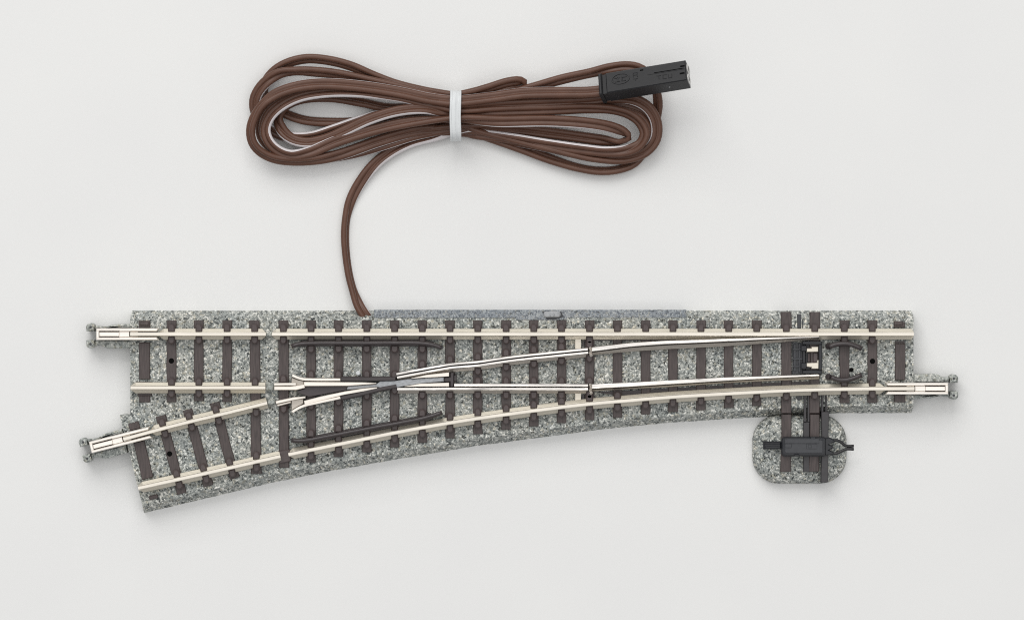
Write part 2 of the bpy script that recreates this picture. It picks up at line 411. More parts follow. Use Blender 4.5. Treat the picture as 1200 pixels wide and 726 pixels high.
# ---- rails
def prof(hw=2.25, fw=6.5):
    return [(-fw, .42), (-fw, Zf-.020), (-fw+.4, Zf-.008), (-1.1, Zf+.048), (-1.1, .565), (-hw, .575), (-hw, Zh-.012), (-hw+.7, Zh),
            (hw-.7, Zh), (hw, Zh-.012), (hw, .575), (1.1, .565), (1.1, Zf+.048), (fw-.4, Zf-.008), (fw, Zf-.020), (fw, .42)]
HEAD = [(-2.25, .45), (-2.25, Zh-.012), (-1.6, Zh), (1.6, Zh), (2.25, Zh-.012), (2.25, .45)]
def rail(name, path, head_left=0.0, head_right=0.0, foot_left=0, foot_right=0, pr=None):
    mb = MB()
    x0, x1 = path[0][0], path[-1][0]
    mb.sweep(path, pr or prof())
    return mb.build(name, M_rail, T)
def pointed(name, path, taper_l, taper_r, headext_l=0, headext_r=0):
    """rail whose foot tapers to the head's width at its ends"""
    mb = MB(); x0, x1 = path[0][0], path[-1][0]
    p = clip(path, x0+taper_l, x1-taper_r) if (taper_l or taper_r) else path
    full = ([path[0]] if taper_l else [])+p+([path[-1]] if taper_r else [])
    n = len(full); pr = prof(); m = len(pr); vs = []
    for i, (x, y) in enumerate(full):
        a = full[max(i-1, 0)]; b_ = full[min(i+1, n-1)]
        dx, dy = b_[0]-a[0], b_[1]-a[1]; L = math.hypot(dx, dy); nx, ny = -dy/L, dx/L
        tap = (taper_l and i == 0) or (taper_r and i == n-1)
        for (o, z) in pr:
            if tap and abs(o) > 2.3: o = math.copysign(2.3, o)
            vs.append(P(x+nx*o, y+ny*o, z))
    fs = [[i*m+j, i*m+(j+1) % m, (i+1)*m+(j+1) % m, (i+1)*m+j] for i in range(n-1) for j in range(m)]
    fs.append(list(range(m))[::-1]); fs.append([(n-1)*m+j for j in range(m)])
    mb.add(vs, fs)
    for k in range((n-1)*m):
        if k % m in (6, 7, 8): mb.m[k] = 1
    return mb
def make_rail(name, path, tl=0, tr=0, head_l=None, head_r=None):
    mb = pointed(name, path, tl, tr)
    if head_l: mb.sweep(head_l, HEAD, 1)
    if head_r: mb.sweep(head_r, HEAD, 1)
    return mb.build(name, [M_rail, M_head], T)
make_rail('rail', clip(STOCK, 186, 311.5), 6, 4, head_l=[(152.5, 391.3), (186, 391.3)])
make_rail('stock_rail', clip(STOCK, 318.7, 1071), 5, 3)
make_rail('rail', clip(MID, 153, 311), 6, 0)
make_rail('rail', clip(DIV, 177, 313), 5, 0, head_l=clip(DIV, 144.5, 177))
make_rail('rail', clip(LOWER, 161.8, 328.5), 6, 0)
make_rail('stock_rail', clip(LOWER, 338, 1037), 6, 6, head_r=clip(LOWER, 1037, 1071.7))
# slide plates where the points' chairs leave the rail foot bare
for x0, x1, yf in ((311, 319.3, lambda x: 391.3), (311, 321, lambda x: 454), (313, 323, lambda x: 471)):
    k = MB(); k.prism([(x0+.5, yf(0)-3), (x1-.5, yf(0)-3), (x1-.5, yf(0)+3), (x0+.5, yf(0)+3)], .35, .47, .015)
    k.build('insulating_joint', M_lug, T)
k = MB(); k.prism([(326, 528), (340, 526), (341, 540), (327, 543)], .35, .47, .015); k.build('insulating_joint', M_chair, T)
k = MB(); k.prism(rrect(339.5, 537, 351, 541.5, 2.2), .35, .44, .012); k.build('lug', M_lug, T)

# ---- crossing (frog) with its wing rails
def strip(mb, path, w0, w1, z0, z1, mi=0):
    """flat-topped bar along a path, half widths from w0 to w1"""
    n = len(path); a = []; b_ = []
    for i, (x, y) in enumerate(path):
        p = path[max(i-1, 0)]; q = path[min(i+1, n-1)]; dx, dy = q[0]-p[0], q[1]-p[1]; L = math.hypot(dx, dy); nx, ny = -dy/L, dx/L
        w = w0+(w1-w0)*i/(n-1)
        a.append((x+nx*w, y+ny*w)); b_.append((x-nx*w, y-ny*w))
    mb.prism(a+b_[::-1], z0, z1, .007, mi)
# short rails between the gaps and the crossing
m = MB(); strip(m, [(321, 449.9), (347, 449.7)], 1.5, 1.5, .45, Zh); m.prism([(321, 452), (341, 452), (357.5, 449.5), (357.5, 454.3), (347, 456.8), (321, 456.8)], .45, .60, .01)
m.build('approach_rail', M_point, T)
m = MB(); m.prism([(322.8, 469.4), (344, 465), (358, 464), (358, 466.2), (345, 468.5), (323.3, 473.2)], .45, Zh, .01); m.prism([(324, 473.4), (341, 469.6), (341, 472), (325, 476)], .42, .55, .01)
m.build('approach_rail', M_point, T)
# point rails meeting at the crossing nose
m = MB(); m.prism([(356, 447.1), (399, 447.3), (425, 447.5), (441, 448.2), (441, 449.4), (425, 450.6), (407, 451.9), (356.2, 452.2)], .42, Zh, .008)
m.build('point_rail', M_point, T)
m = MB(); m.prism([(356, 469.3), (375, 464.3), (404, 458.2), (425, 454.8), (442, 453.4), (442, 454.9), (427, 458.2), (404, 462.2), (375, 469.2), (357, 474)], .42, Zh, .008)
m.build('point_rail', M_point, T)
# wing rails with flared mouths
wu = catmull([(342.3, 439.2), (348, 441.9), (355, 443.8), (365, 444.3), (399, 444.4)], px=3)
wl = catmull([(342.3, 482.5), (349, 478.2), (357, 474.8), (368, 472.3), (399, 465.6)], px=3)
for w in (wu, wl):
    m = MB(); strip(m, w, 1.65, 1.6, .42, Zh); m.build('wing_rail', M_point, T)
m = MB(); m.prism([(341.5, 442), (350, 445), (356, 446.2), (356, 452), (341.5, 452.4)], .40, .53, .008); m.build('wing_plate', M_side, T)
m = MB(); m.prism([(341.5, 468.4), (355.5, 466.8), (355.5, 472.5), (348, 476.5), (341.5, 480.5)], .40, .53, .008); m.build('wing_plate', M_side, T)
pu = catmull([(399.6, 444), (430, 443.9), (463.5, 443.6)], px=6); pl = catmull([(399.6, 466), (420, 461.8), (445, 455.6), (464.5, 452)], px=6)
for w in (pu, pl):
    m = MB(); strip(m, w, 2.0, 1.9, .40, Zh-.01); strip(m, [(x, y) for x, y in w], 3.3, 3.0, .38, .50); m.build('wing_rail', M_guard, T)
m = MB(); m.prism([(358, 452.6), (407.5, 452.2), (405.5, 457), (362, 464.5), (357.5, 463.2), (348.5, 459.8), (349.5, 457.2), (357, 455)], .38, .555, .008); m.build('crossing_filler', M_filler, T)
m = MB(); m.prism([(407.5, 452.3), (441, 449.8), (446, 446.2), (465, 445.7), (478, 443.8), (485, 443.9), (500, 442.7), (520, 441.6), (520, 446.6), (500, 448.4), (480, 451), (465, 453.8), (448, 455), (441, 453), (425, 454.5), (406, 456.4)], .38, .585, .012)
m.build('frog', M_frog, T)
m = MB(); m.prism([(482, 442.8), (500, 438.8), (526.3, 436), (526.3, 440.7), (500, 442.2)], .42, Zh-.01, .006); m.build('point_rail', M_point, T)
m = MB(); m.prism([(474, 452.4), (492, 449.2), (526.3, 448), (526.3, 452.5)], .42, Zh-.01, .006); m.build('point_rail', M_point, T)
m = MB(); m.prism([(520.5, 442.3), (528, 441.6), (528, 436.5), (531.5, 436), (531.5, 452.6), (527.8, 452.6), (527.8, 446.6), (520.5, 446.8)], .38, .56, .008); m.prism([(531.5, 440), (535, 438), (535, 446), (531.5, 446)], .38, .5, .008); m.build('crossing_filler', M_filler, T)
m = MB(); m.disc(419.6, 437, 2.9, .38, .47, .015); m.build('rivet', M_tie, T)
m = MB(); m.disc(571.5, 475, 1.9, .38, .44, .02); m.build('rivet', M_joiner, T)
# ---- closure rails: folded strip with a groove along the top, foot showing to the south
def closure(path, ow=(-3.9, -.85, .5, 3.5, 7.2)):
    a, b_, c, d, f = ow
    return [(a, .42), (a, Zh-.01), (a+.6, Zh), (b_-.2, Zh), (b_, Zh-.012), (b_+.05, .53), (c-.05, .53), (c, Zh-.012), (c+.2, Zh), (d-.6, Zh), (d, Zh-.012), (d, .42)]
def foot(d, f): return [(d-.2, .42), (d-.2, .50), (d+.6, .495), (f-.3, .472), (f, .46), (f, .42)]
m = MB(); m.sweep(clip(UPC, 465, 689), closure(UPC))
for k in range(len(m.f)):
    if k % 12 in (4, 5, 6) and k < len(m.f)-2: m.m[k] = 2
m.sweep(clip(UPC, 465.3, 688.7), foot(3.5, 7.2), 1); m.build('closure_rail', [M_blade, M_side, M_groove], T)
m = MB(); m.sweep([(465.5, 455.3), (532, 455.0), (620, 455.2), (689, 455.3)], [(-1.4, .42), (-1.4, Zh-.01), (-.9, Zh), (1.4, Zh), (1.9, Zh-.012), (1.9, .42)])
m.sweep([(465.8, 455.3), (532, 455.0), (620, 455.2), (688.7, 455.3)], foot(1.9, 5.5), 1)
m.sweep([(532.3, 450.8), (620, 450.9), (689, 451.2)], [(-1.8, .42), (-1.8, Zh-.01), (-1.2, Zh), (1.3, Zh), (1.8, Zh-.012), (1.8, .42)])
m.build('closure_rail', [M_blade, M_side], T)
# ---- point blades: tapering to their tips
def blade(top, wid, bottom):
    xs = [694, 715, 740, 780, 820, 850, 880, 905, 930, 960]
    mb = MB(); rg = []
    for x in xs:
        t = interp(top, x); w = interp(wid, x); bt = interp(bottom, x)
        d = t+w; mid = d+(bt-d)*.22
        rg.append([P(x, t, .42), P(x, t, Zh-.012), P(x, t+.5, Zh), P(x, d-.5, Zh), P(x, d, Zh-.01), P(x, d+.2*w, .55), P(x, max(mid, d+.25*w), .565), P(x, bt-.5, .525), P(x, bt, .50), P(x, bt, .42)])
    mb.rings(rg, 0, False)
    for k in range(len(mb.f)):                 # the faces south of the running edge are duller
        if k < (len(xs)-1)*10 and 4 <= k % 10 <= 7: mb.m[k] = 2 if k % 10 == 4 else 1  # first face is a painted shade line beside the running edge
    return mb
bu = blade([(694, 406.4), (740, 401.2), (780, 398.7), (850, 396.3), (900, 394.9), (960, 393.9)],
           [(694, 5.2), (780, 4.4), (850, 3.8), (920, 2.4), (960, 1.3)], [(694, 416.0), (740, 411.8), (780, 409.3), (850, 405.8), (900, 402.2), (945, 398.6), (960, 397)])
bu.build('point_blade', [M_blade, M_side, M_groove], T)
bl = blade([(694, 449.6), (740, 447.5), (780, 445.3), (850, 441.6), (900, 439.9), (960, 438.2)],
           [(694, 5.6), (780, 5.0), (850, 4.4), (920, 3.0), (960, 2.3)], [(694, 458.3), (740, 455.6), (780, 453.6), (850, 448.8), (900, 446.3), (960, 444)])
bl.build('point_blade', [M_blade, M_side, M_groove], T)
for y0, y1 in ((408, 416), (451, 460)):                                  # pivots between closure rail and blade
    m = MB()
    for i in range(4):
        yy = y0+(y1-y0)*i/3; m.disc(691.8+(i % 2)*.9, yy, 1.9, .45, .56+.03*(i % 2), .03, 10)
    m.build('pivot_rivet', M_joiner, T)
# contact strips crossing under the rails
for r_ in (rect(673.8, 397, 681, 410), rect(673.8, 458, 681, 473)):
    m = MB(); m.prism(r_, .38, .455, .006); m.build('contact_strip', M_contact, T)
for r_ in (rect(682.5, 399, 685, 405), rect(682, 462, 685, 470)):
    m = MB(); m.prism(r_, .38, .42, .004); m.build('slot', M_guard, T)
# thin brown slide bed between the lower blade and the lower stock rail
lo = [(x, interp([(700, 459), (740, 457.2), (780, 455), (850, 451), (900, 448.3), (958, 446)], x)) for x in (700, 740, 780, 820, 850, 900, 958)]
hi = [(x, interp(LOWER, x)-6.2) for x in (958, 900, 850, 820, 780, 740, 725)]
m = MB(); m.prism(lo+hi, .36, .405, .004); m.build('slide_bed', M_filler, T)
lo = [(x, interp([(700, 404), (740, 400), (800, 399)], x)) for x in (700, 740, 800)]
m = MB(); m.prism([(697, 399), (800, 399), (800, 396), (700, 396)], .36, .405, .004); m.build('slide_bed', M_filler, T)

# ---- check rails (dark plastic)
cu = catmull([(341.5, 405.6), (349, 403.2), (358, 402.2), (372, 401.9), (430, 401.9), (492, 401.9), (503, 403), (511, 405), (518, 407.6)], px=4)
cl = catmull([(341.5, 515.2), (350, 516.4), (361, 515.4), (375, 512.8), (430, 502.3), (470, 495), (490, 491.2), (501, 488.5), (510, 485.8), (518, 483)], px=4)
def round_bar(m, path, w, z0, z1):
    pr = [(-w, z0)]+[(-w*math.cos(math.pi*i/8), z1-.045+.045*math.sin(math.pi*i/8)) for i in range(9)]+[(w, z0)]
    f0 = len(m.f); m.sweep(path, pr)
    for k in range(f0, len(m.f)-2): m.smooth[k] = (k-f0) % 11 in range(1, 9)
for c in (cu, cl):
    m = MB(); round_bar(m, c, 2.6, .38, .63); strip(m, c[3:-3], 4.0, 4.0, .36, .45); m.build('check_rail', M_guard, T)
for pts, blob in (([(972, 406.5), (977, 404.0), (985, 402.6), (994, 402.7), (1002, 404.8), (1010, 408.6)], (971.5, 405.3)), ([(974, 441.5), (980, 444), (987, 445.2), (994, 444.6), (1002, 442.2), (1010, 438.8)], (971.5, 441.5))):
    m = MB(); c = catmull(pts, px=3); round_bar(m, c, 2.9, .38, .63); m.disc(blob[0], blob[1], 4.0, .38, .52, .05, 10); m.build('check_rail', M_guard, T)
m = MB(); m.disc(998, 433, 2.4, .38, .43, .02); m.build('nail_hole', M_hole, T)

# ---- throw bar and its contacts between the blade tips
m = MB()
for r_ in (rect(928.6, 401, 941, 438), ): m.prism(r_, .36, .42, .006)
m.prism(rect(930, 403, 933, 435), .40, .455, .008); m.prism(rect(935.5, 402, 938.5, 436), .40, .46, .008)
for y in (408, 419, 428): m.prism(rect(929, y, 940.5, y+2.2), .4, .47, .006)
m.build('throw_bar', M_motor, T)
m = MB()
m.prism(rect(940.5, 399.5, 963.3, 403.5), .36, .52, .01); m.prism(rect(940.5, 433.5, 963.3, 438), .36, .50, .01)
m.prism(rect(959.6, 403.5, 963.3, 433.5), .36, .54, .01); m.prism(rect(940.5, 403.5, 944, 433.5), .36, .48, .01)
m.prism(rect(944, 403.5, 959.6, 433.5), .36, .40, .004)
for y in (404.5, 425): m.prism(rect(938.5, y, 945.5, y+7), .36, .55, .014)
m.build('contact_frame', M_dark, T)
m = MB(); m.prism(rect(947, 413.5, 949, 424), .36, .46, .006); m.build('spring_slide', M_chair, T)
m = MB(); m.prism(rect(953, 413, 958.5, 424.5), .36, .46, .01); m.build('spring_slide', M_chair, T)
for pts in ([(945, 407.8), (951, 407.8), (951, 406), (959, 406), (959, 411.9), (945, 412.2)], [(944.5, 425.2), (957.5, 424.6), (957.5, 421.8), (959.6, 421.8), (959.4, 431.8), (951, 431.8), (951, 430), (944.5, 429.4)]):
    m = MB(); m.prism(pts, .42, .52, .01); m.build('contact_tongue', M_contact, T)
for r_ in (rect(934.3, 368, 938.8, 384.5),):
    m = MB(); m.prism(r_, .33, .395, .006); m.build('drive_slot', M_motor, T)
m = MB(); m.disc(936.5, 465.5, 3.4, .37, .395, .006); m.build('drive_slot', M_motor, T)
m = MB(); m.prism(rect(940, 374, 940.9, 384), .36, .395, .003); m.build('drive_slot', M_motor, T)

# ---- rail joiners with the roadbed's coupling lugs
def frame(o, u):
    l = math.hypot(*u); u = (u[0]/l, u[1]/l); v_ = (u[1], -u[0])
    return lambda a, b_: (o[0]+u[0]*a+v_[0]*b_, o[1]+u[1]*a+v_[1]*b_)
def joiner(o, u):
    F = frame(o, u); f = lambda pts: [F(*p) for p in pts]
    m = MB()
    m.prism(f([(-32, -6.6), (39.6, -6.6), (39.6, 6.6), (-32, 6.6)]), .425, .452, .004, 1)  # plate coloured dark to paint shade into the gaps beside the rail
    for s_ in (-1, 1):
        m.prism(f([(-34, s_*7), (40, s_*7), (40, s_*3.7), (13, s_*3.7), (13, s_*3.2), (-31, s_*3.2)]), .45, .585, .014)
        m.prism(f([(-9, s_*3.2), (0, s_*3.2), (0, s_*2.2), (-9, s_*2.2)]), .45, .55, .006)
    m.prism(f([(36.4, -4.3), (40, -4.3), (40, 4.3), (36.4, 4.3)]), .45, .585, .012)
    m.prism(f([(1, -3), (13, -3), (13, 3), (1, 3)]), .45, .535, .006)
    m.prism(f([(13, -2.5), (36.4, -2.5), (36.4, 2.5), (13, 2.5)]), .45, .54, .006)
    j = m.build('rail_joiner', [M_joiner, M_groove], T)
    k = MB(); k.prism(f([(13, -3.7), (36, -3.7), (36, -2.5), (13, -2.5)]), .45, .455, .001); k.build('slot', M_chair, j); k = MB(); k.prism(f([(13, 2.5), (36, 2.5), (36, 3.7), (13, 3.7)]), .45, .455, .001)
    k.build('slot', M_chair, j)
    # wide lug on one side, narrow one on the other, each ending in a knob with a dimple
    wide = [(-1, 6.5), (0, 16.5), (10, 16.7), (22, 17.2), (27, 16.8), (33, 13.6), (41, 12.9), (41, 9), (33, 6.5)]
    thin = [(-1, -6.5), (-1, -12), (18, -11.6), (30, -8.6), (41, -10), (41, -6.4), (33, -6.5)]
    for pts, ky in ((wide, 11.6), (thin, -8.0)):
        m = MB(); m.prism(f(pts), .05, .40, .03)
        k = f([(47+4.9*math.cos(t*math.pi/10), ky+(4.9*math.sin(t*math.pi/10))) for t in range(20)])
        inner = -1 if ky > 0 else 1
        m.prism(k, .05, .43, .025); m.prism(f([(42.5, ky), (51.5, ky), (51.5, ky+inner*4.6), (42.5, ky+inner*4.6)]), .05, .425, .02)
        lug = m.build('coupling_lug', M_lug, T)
        d = MB(); c = F(46.5, ky); d.disc(c[0], c[1], 1.5, .35, .432, .001, 10); d.build('dimple', M_motor, lug)
joiner((152.6, 391.3), (-1, 0))
joiner((1071.3, 455), (1, 0))
joiner((144.5, 514.2), (-38, 9.6))

# ---- side cover over the drive, with the hand lever
m = MB(); m.prism([(438.2, 362.8), (804.3, 362.8), (804.3, 372.3), (664.5, 372.3), (664.5, 375), (604.5, 375), (604.5, 372.6), (438.2, 372.6)], 0, .395, .012)
cover = m.build('drive_cover', M_cover, T)
m = MB(); m.prism([(635, 365), (658, 365), (660.5, 371), (651, 374), (641, 374)], .38, .40, .004); m.build('lever_recess', M_motor, cover)
m = MB(); m.prism(rrect(637, 364.6, 657, 371.6, 3), .38, .46, .02); m.disc(647, 368.6, 3.0, .44, .475, .012, 12); m.build('hand_lever', M_lever, cover)

# ---- points motor dummy on its own small ballast pad
bse = rrect(881.5, 485.5, 992, 566, 31, 10)
m = MB(); b0 = [P(x, y, 0) for x, y in bse]; cxy = (936.7, 525)
def shrink(f): return [(cxy[0]+(x-cxy[0])*f, cxy[1]+(y-cxy[1])*f) for x, y in bse]
R3 = [[P(x, y, 0) for x, y in shrink(1)], [P(x, y, .13) for x, y in shrink(.985)], [P(x, y, .25) for x, y in shrink(.93)], [P(x, y, .31) for x, y in shrink(.85)]]
R3 = [r_[::-1] for r_ in R3]
m.rings(R3, 0, True); pad = m.build('machine_pad', M_ball, T)
for x0, x1 in ((916, 927.6), (949, 960.6)):
    m = MB(); m.prism([(x0, 485), (x1, 485), (x1-.3, 512), (x1-.8, 552.4), (x0-1.5, 552.4), (x0, 512)], .2, .41, .012)
    m.build('sleeper', M_sleep, T)
for pr_ in ((rect(942, 461, 945, 494), .3, .44, .008), (rect(946.2, 461, 948.8, 494), .3, .42, .008), (rect(941.5, 494, 948.6, 552.6), .2, .41, .01)):
    m = MB(); m.prism(*pr_); m.build('drive_rod', M_rod, T)
for pr_ in ((rect(962.5, 462, 965, 482), .3, .43, .008), (rect(967, 462, 969, 482), .3, .41, .008), ([(962.5, 482), (971.5, 482), (970.6, 520), (970.5, 564.8), (962, 564.8), (963, 520)], .05, .44, .012)):
    m = MB(); m.prism(*pr_); m.build('drive_rod', M_rod, T)
m = MB(); m.prism(rrect(915.8, 511.6, 968.5, 534.4, 4), .25, .50, .02)
motor = m.build('points_motor', M_dark, T)
m = MB(); m.prism(rrect(917.3, 512.9, 966.5, 532.6, 4), .49, .60, .045); m.prism(rect(919.5, 513.6, 960, 519.5), .58, .612, .008)
m.build('motor_lid', M_motor, motor)
m = MB(); m.prism(rrect(920, 519.6, 927.5, 524.2, 1), .59, .616, .006); m.build('lid_boss', M_motor, motor)
m = MB(); m.prism(rect(945, 519.8, 957.5, 525.4), .59, .612, .004); m.prism(rect(947, 520.8, 951, 524.2), .60, .622, .006)
m.build('lid_boss', M_motor, motor)
m = MB(); m.prism(rect(949.5, 511.3, 955.8, 514.6), .3, .605, .01); m.build('lid_clip', M_dark, motor)
m = MB(); m.prism(rect(931, 532, 936.6, 534.2), .3, .57, .01); m.build('lid_clip', M_dark, motor)
m = MB(); m.prism(rect(894.6, 517, 916.2, 526), .26, .48, .03); m.prism(rect(896.5, 518.3, 914.5, 520.6), .46, .50, .01); m.prism(rect(896.5, 522.4, 914.5, 524.7), .46, .50, .01)
m.build('motor_arm', M_dark, motor)
m = MB(); m.prism([(966.5, 513), (972, 512), (978, 515), (978, 518), (970, 519.5), (976, 522), (976, 525.5), (970, 526), (977, 529), (977, 532.5), (966.5, 533.5)], .26, .50, .02); m.build('motor_bracket', M_dark, motor)
for pts in ([(974, 515.8, .42), (981, 515.6, .42), (986, 518, .42), (991, 521.8, .42), (1000.5, 522.2, .42)], [(973, 531.4, .42), (981, 530.6, .42), (987, 527.8, .42), (992, 525.8, .42), (1000.5, 526, .42)]):
    m = MB(); m.tube(catmull(pts, px=2), .027); m.build('motor_wire', M_wireblk, motor)

# ------------------------------------------------------------------ the cable
Mc, nt, b = mat('brown_cable_insulation', (.11, .051, .034), 0.36, 0, 0.34)
v = coords(nt); nz = N(nt, 'ShaderNodeTexNoise'); nz.inputs['Scale'].default_value = 3; nz.inputs['Detail'].default_value = 4
nt.links.new(v, nz.inputs['Vector']); r = ramp(nt, [(.3, (.098, .045, .029)), (.7, (.125, .060, .040))]); nt.links.new(nz.outputs['Fac'], r.inputs[0]); nt.links.new(r.outputs[0], b.inputs['Base Color'])
bump(nt, b, nz.outputs['Fac'], .3, .01)
M_cable = Mc
M_stripe = plastic('white_cable_stripe', (.66, .62, .63), 0.42, 0.05, None, 0.002)
# one continuous run: (px, py, z cm, roll deg); roll 0 = lying flat, white edge to the left of travel; 90 = on edge, white up
RUN = [
 # from the turnout up to the tie
 (433, 376, .22, 215), (428, 369, .26, 205), (421, 358, .22, 215), (414.5, 342, .15, 248), (409.5, 324, .10, 252), (405.8, 300, .08, 252), (404.3, 276, .08, 248), (406, 254, .08, 246), (412, 233, .08, 215),
 (425, 210, .09, 195), (441, 191, .10, 172), (460, 177, .10, 164), (482, 166.5, .10, 160), (505, 160.5, .11, 155), (534, 155.5, .13, 100),
 # right loop R4
 (560, 157.6, .20, 40), (600, 162.5, .26, 34), (642, 169.5, .30, 31), (685, 175.5, .34, 31), (712, 178, .36, 31), (735, 176.3, .38, 5), (750, 169, .40, -40), (755.5, 157, .42, -45), (750.5, 144.5, .42, -52), (738, 134.5, .42, -52), (718, 128.5, .42, -52), (690, 127, .42, -40), (642, 128.8, .42, -28), (585, 130.6, .44, -28), (534, 132, .45, -60),
 # inner left loop L5 (clockwise): lower leg first
 (500, 127.5, .50, 20), (467, 130, .50, 30), (432, 140.5, .46, 32), (402, 154.5, .40, 32), (378, 164, .36, 32), (357, 167, .34, 32), (341, 162.5, .31, 25), (330.5, 152.5, .28, 0), (326, 140, .24, -50), (332, 127, .20, -50), (350, 117.5, .17, -52), (385, 114.5, .15, -52), (425, 120.5, .15, -52), (455, 126.5, .14, -52), (495, 124.5, .13, -52), (534, 121, .14, -52),
 # under the bundle to the small bight R0
 (565, 117, .16, -52), (590, 109, .18, -52), (606, 103, .24, -52), (613.3, 98.5, .34, -52), (609, 95.2, .42, -52), (595, 96.6, .44, -52), (571, 104, .44, -52), (552, 109.3, .42, -52), (534, 112.5, .38, -52),
 # L1, outermost to the upper left
 (510, 109.5, .34, -52), (491, 105.8, .32, -52), (463, 98.6, .30, -52), (439, 89.6, .28, -52), (411, 77.6, .26, -52), (385, 71, .24, -52), (360, 69, .22, -52), (339, 73.5, .20, -52), (323, 82.2, .17, -52), (312, 95, .13, -52), (308.5, 108, .10, -52), (316, 121, .09, -52), (334, 133, .09, -52), (357, 141, .09, -52), (395, 143.4, .10, -52), (445, 141.5, .11, -52), (495, 142.5, .13, -52), (534, 148, .14, -52),
 # R6/R1, outermost to the right
 (565, 158.5, .12, -52), (590, 167, .11, -50), (613, 175, .10, -47), (642, 185.5, .10, -42), (676, 196.2, .10, -60), (704, 200.4, .10, -60), (727, 198, .10, -60), (743, 190.5, .11, -45), (755, 176, .12, -50), (764, 156, .14, -52), (769, 138, .20, -52), (771, 121, .28, -50), (768.5, 105, .36, -60), (760, 89, .42, -30), (747, 80.5, .44, -15), (733, 78.6, .44, -12), (715, 80.6, .42, -20), (693, 85.4, .42, -50), (659, 93, .40, -45), (619, 104.3, .38, -50), (585, 112.5, .38, -52), (534, 118, .38, -52),
 # L2
 (505, 112.8, .40, -52), (470, 103.3, .40, -52), (444, 97.4, .38, -52), (397, 87.4, .34, -50), (369, 84.3, .33, -47), (346, 83.4, .32, -60), (328, 86, .31, -40), (314, 94.5, .29, -10), (303.5, 106, .27, 5), (298.7, 118, .24, 10), (300, 131, .20, 15), (309, 145, .17, 26), (324, 156, .16, 28), (344, 161, .17, 30), (365, 160.3, .18, 30), (389, 153, .19, 30), (420, 142.5, .2, 26), (455, 134, .2, -20), (495, 136, .2, -45), (534, 143, .22, -52),
 # R3, wide loop on the right
 (565, 153, .22, -52), (613, 165.5, .22, -50), (656, 176.5, .24, -60), (698, 184.2, .26, -30), (735, 185, .27, 5), (757, 176.8, .30, 16), (768, 163, .34, 16), (769, 144, .40, 10), (760, 127, .44, 4), (742, 116.5, .47, -5), (715, 115, .47, -50), (690, 118.5, .46, -40), (642, 121.0, .46, -28), (585, 123.2, .47, -28), (534, 125.5, .50, -50),
 # L4, white edge inwards
 (505, 121.5, .52, -40), (479, 115, .50, 0), (450, 110.7, .48, 14), (420, 108.4, .47, 34), (381, 108.6, .46, 34), (350, 114.2, .46, 34), (328, 125.5, .46, 34), (315.5, 138.5, .45, 34), (311, 152, .44, 34), (314.5, 165, .44, 34), (325, 176, .43, 34), (341, 181.8, .43, 34), (362, 178.6, .43, 14), (392, 166.5, .43, -5), (432, 154, .44, -22), (479, 143.5, .46, -28), (534, 139, .50, -100),
 # R5, inner loop on the right (clockwise)
 (585, 142.3, .50, -160), (642, 141.8, .48, -168), (690, 144.8, .47, -165), (715, 149, .46, -155), (731, 154.5, .44, -120), (736.5, 160.5, .38, -100), (727, 166, .28, -90), (703, 164, .2, -25), (655, 157.5, .19, -12), (600, 151.5, .20, -12), (534, 150.5, .26, -45),
 # one more turn, tucked under its neighbours: left loop, then right loop, both clockwise
 (490, 157, .24, -15), (444, 171, .22, -10), (415, 179, .22, -15), (390, 183.5, .23, -30), (362, 185.5, .24, -45), (338, 182.5, .25, -52), (318, 174, .27, -52), (306, 160, .29, -52), (305, 145, .32, -52), (312, 129, .36, -45), (328, 115, .38, -25), (350, 107.5, .39, -15), (380, 104, .39, -12), (420, 105.5, .38, -12), (467, 111, .36, -12), (500, 116, .34, -25), (534, 122, .32, -30),
 (585, 127, .32, -20), (642, 124.8, .33, -15), (695, 123.5, .33, -15), (730, 125.5, .33, -25), (752, 134, .33, -40), (762, 149, .32, -50), (759, 165, .30, -50), (744, 177, .27, -45), (718, 182.5, .24, -35), (680, 180, .20, -25), (640, 171.5, .18, -20), (600, 164, .18, -20), (565, 156.5, .18, -30), (534, 153.5, .20, -30),
 # L3, outermost left loop (clockwise), back along the top to the plug
 (492, 153, .28, -25), (444, 165.5, .30, -10), (420, 174, .31, -10), (397, 181.6, .33, -25), (369, 187.4, .34, -47), (341, 188.6, .35, -52), (320, 185.4, .37, -52), (304.5, 177.5, .40, -52), (296, 167, .44, -52), (293.6, 153, .48, -52), (297, 139, .52, -52), (307, 123, .56, -60), (322, 111, .58, -30), (345, 102.5, .59, -20), (375, 98.5, .58, -14), (420, 101, .56, -14), (467, 108, .55, -20), (505, 116, .55, -20), (534, 118.5, .56, -20), (575, 114.5, .56, -20), (613, 109.5, .58, -20), (658, 108.4, .64, -20), (690, 108, .70, -20), (712, 105.5, .74, -20),
]
R_W = 0.0535
def figure_eight():
    """two round conductors moulded side by side; last flag: white stripe face"""
    c = 0.0525; pts = []; n = 14
    a0 = math.acos(min(1, (c-0.006)/R_W))*1.0
    for i in range(n+1):
        t = -(math.pi-a0)+(2*(math.pi-a0))*i/n
        pts.append((c+R_W*math.cos(t), R_W*math.sin(t), 1 if abs(t+(math.pi-a0)/n) < 1.12 else 0))
    for i in range(n+1):
        t = a0+(2*(math.pi-a0))*i/n
        pts.append((-c+R_W*math.cos(t), R_W*math.sin(t), 0))
    return pts
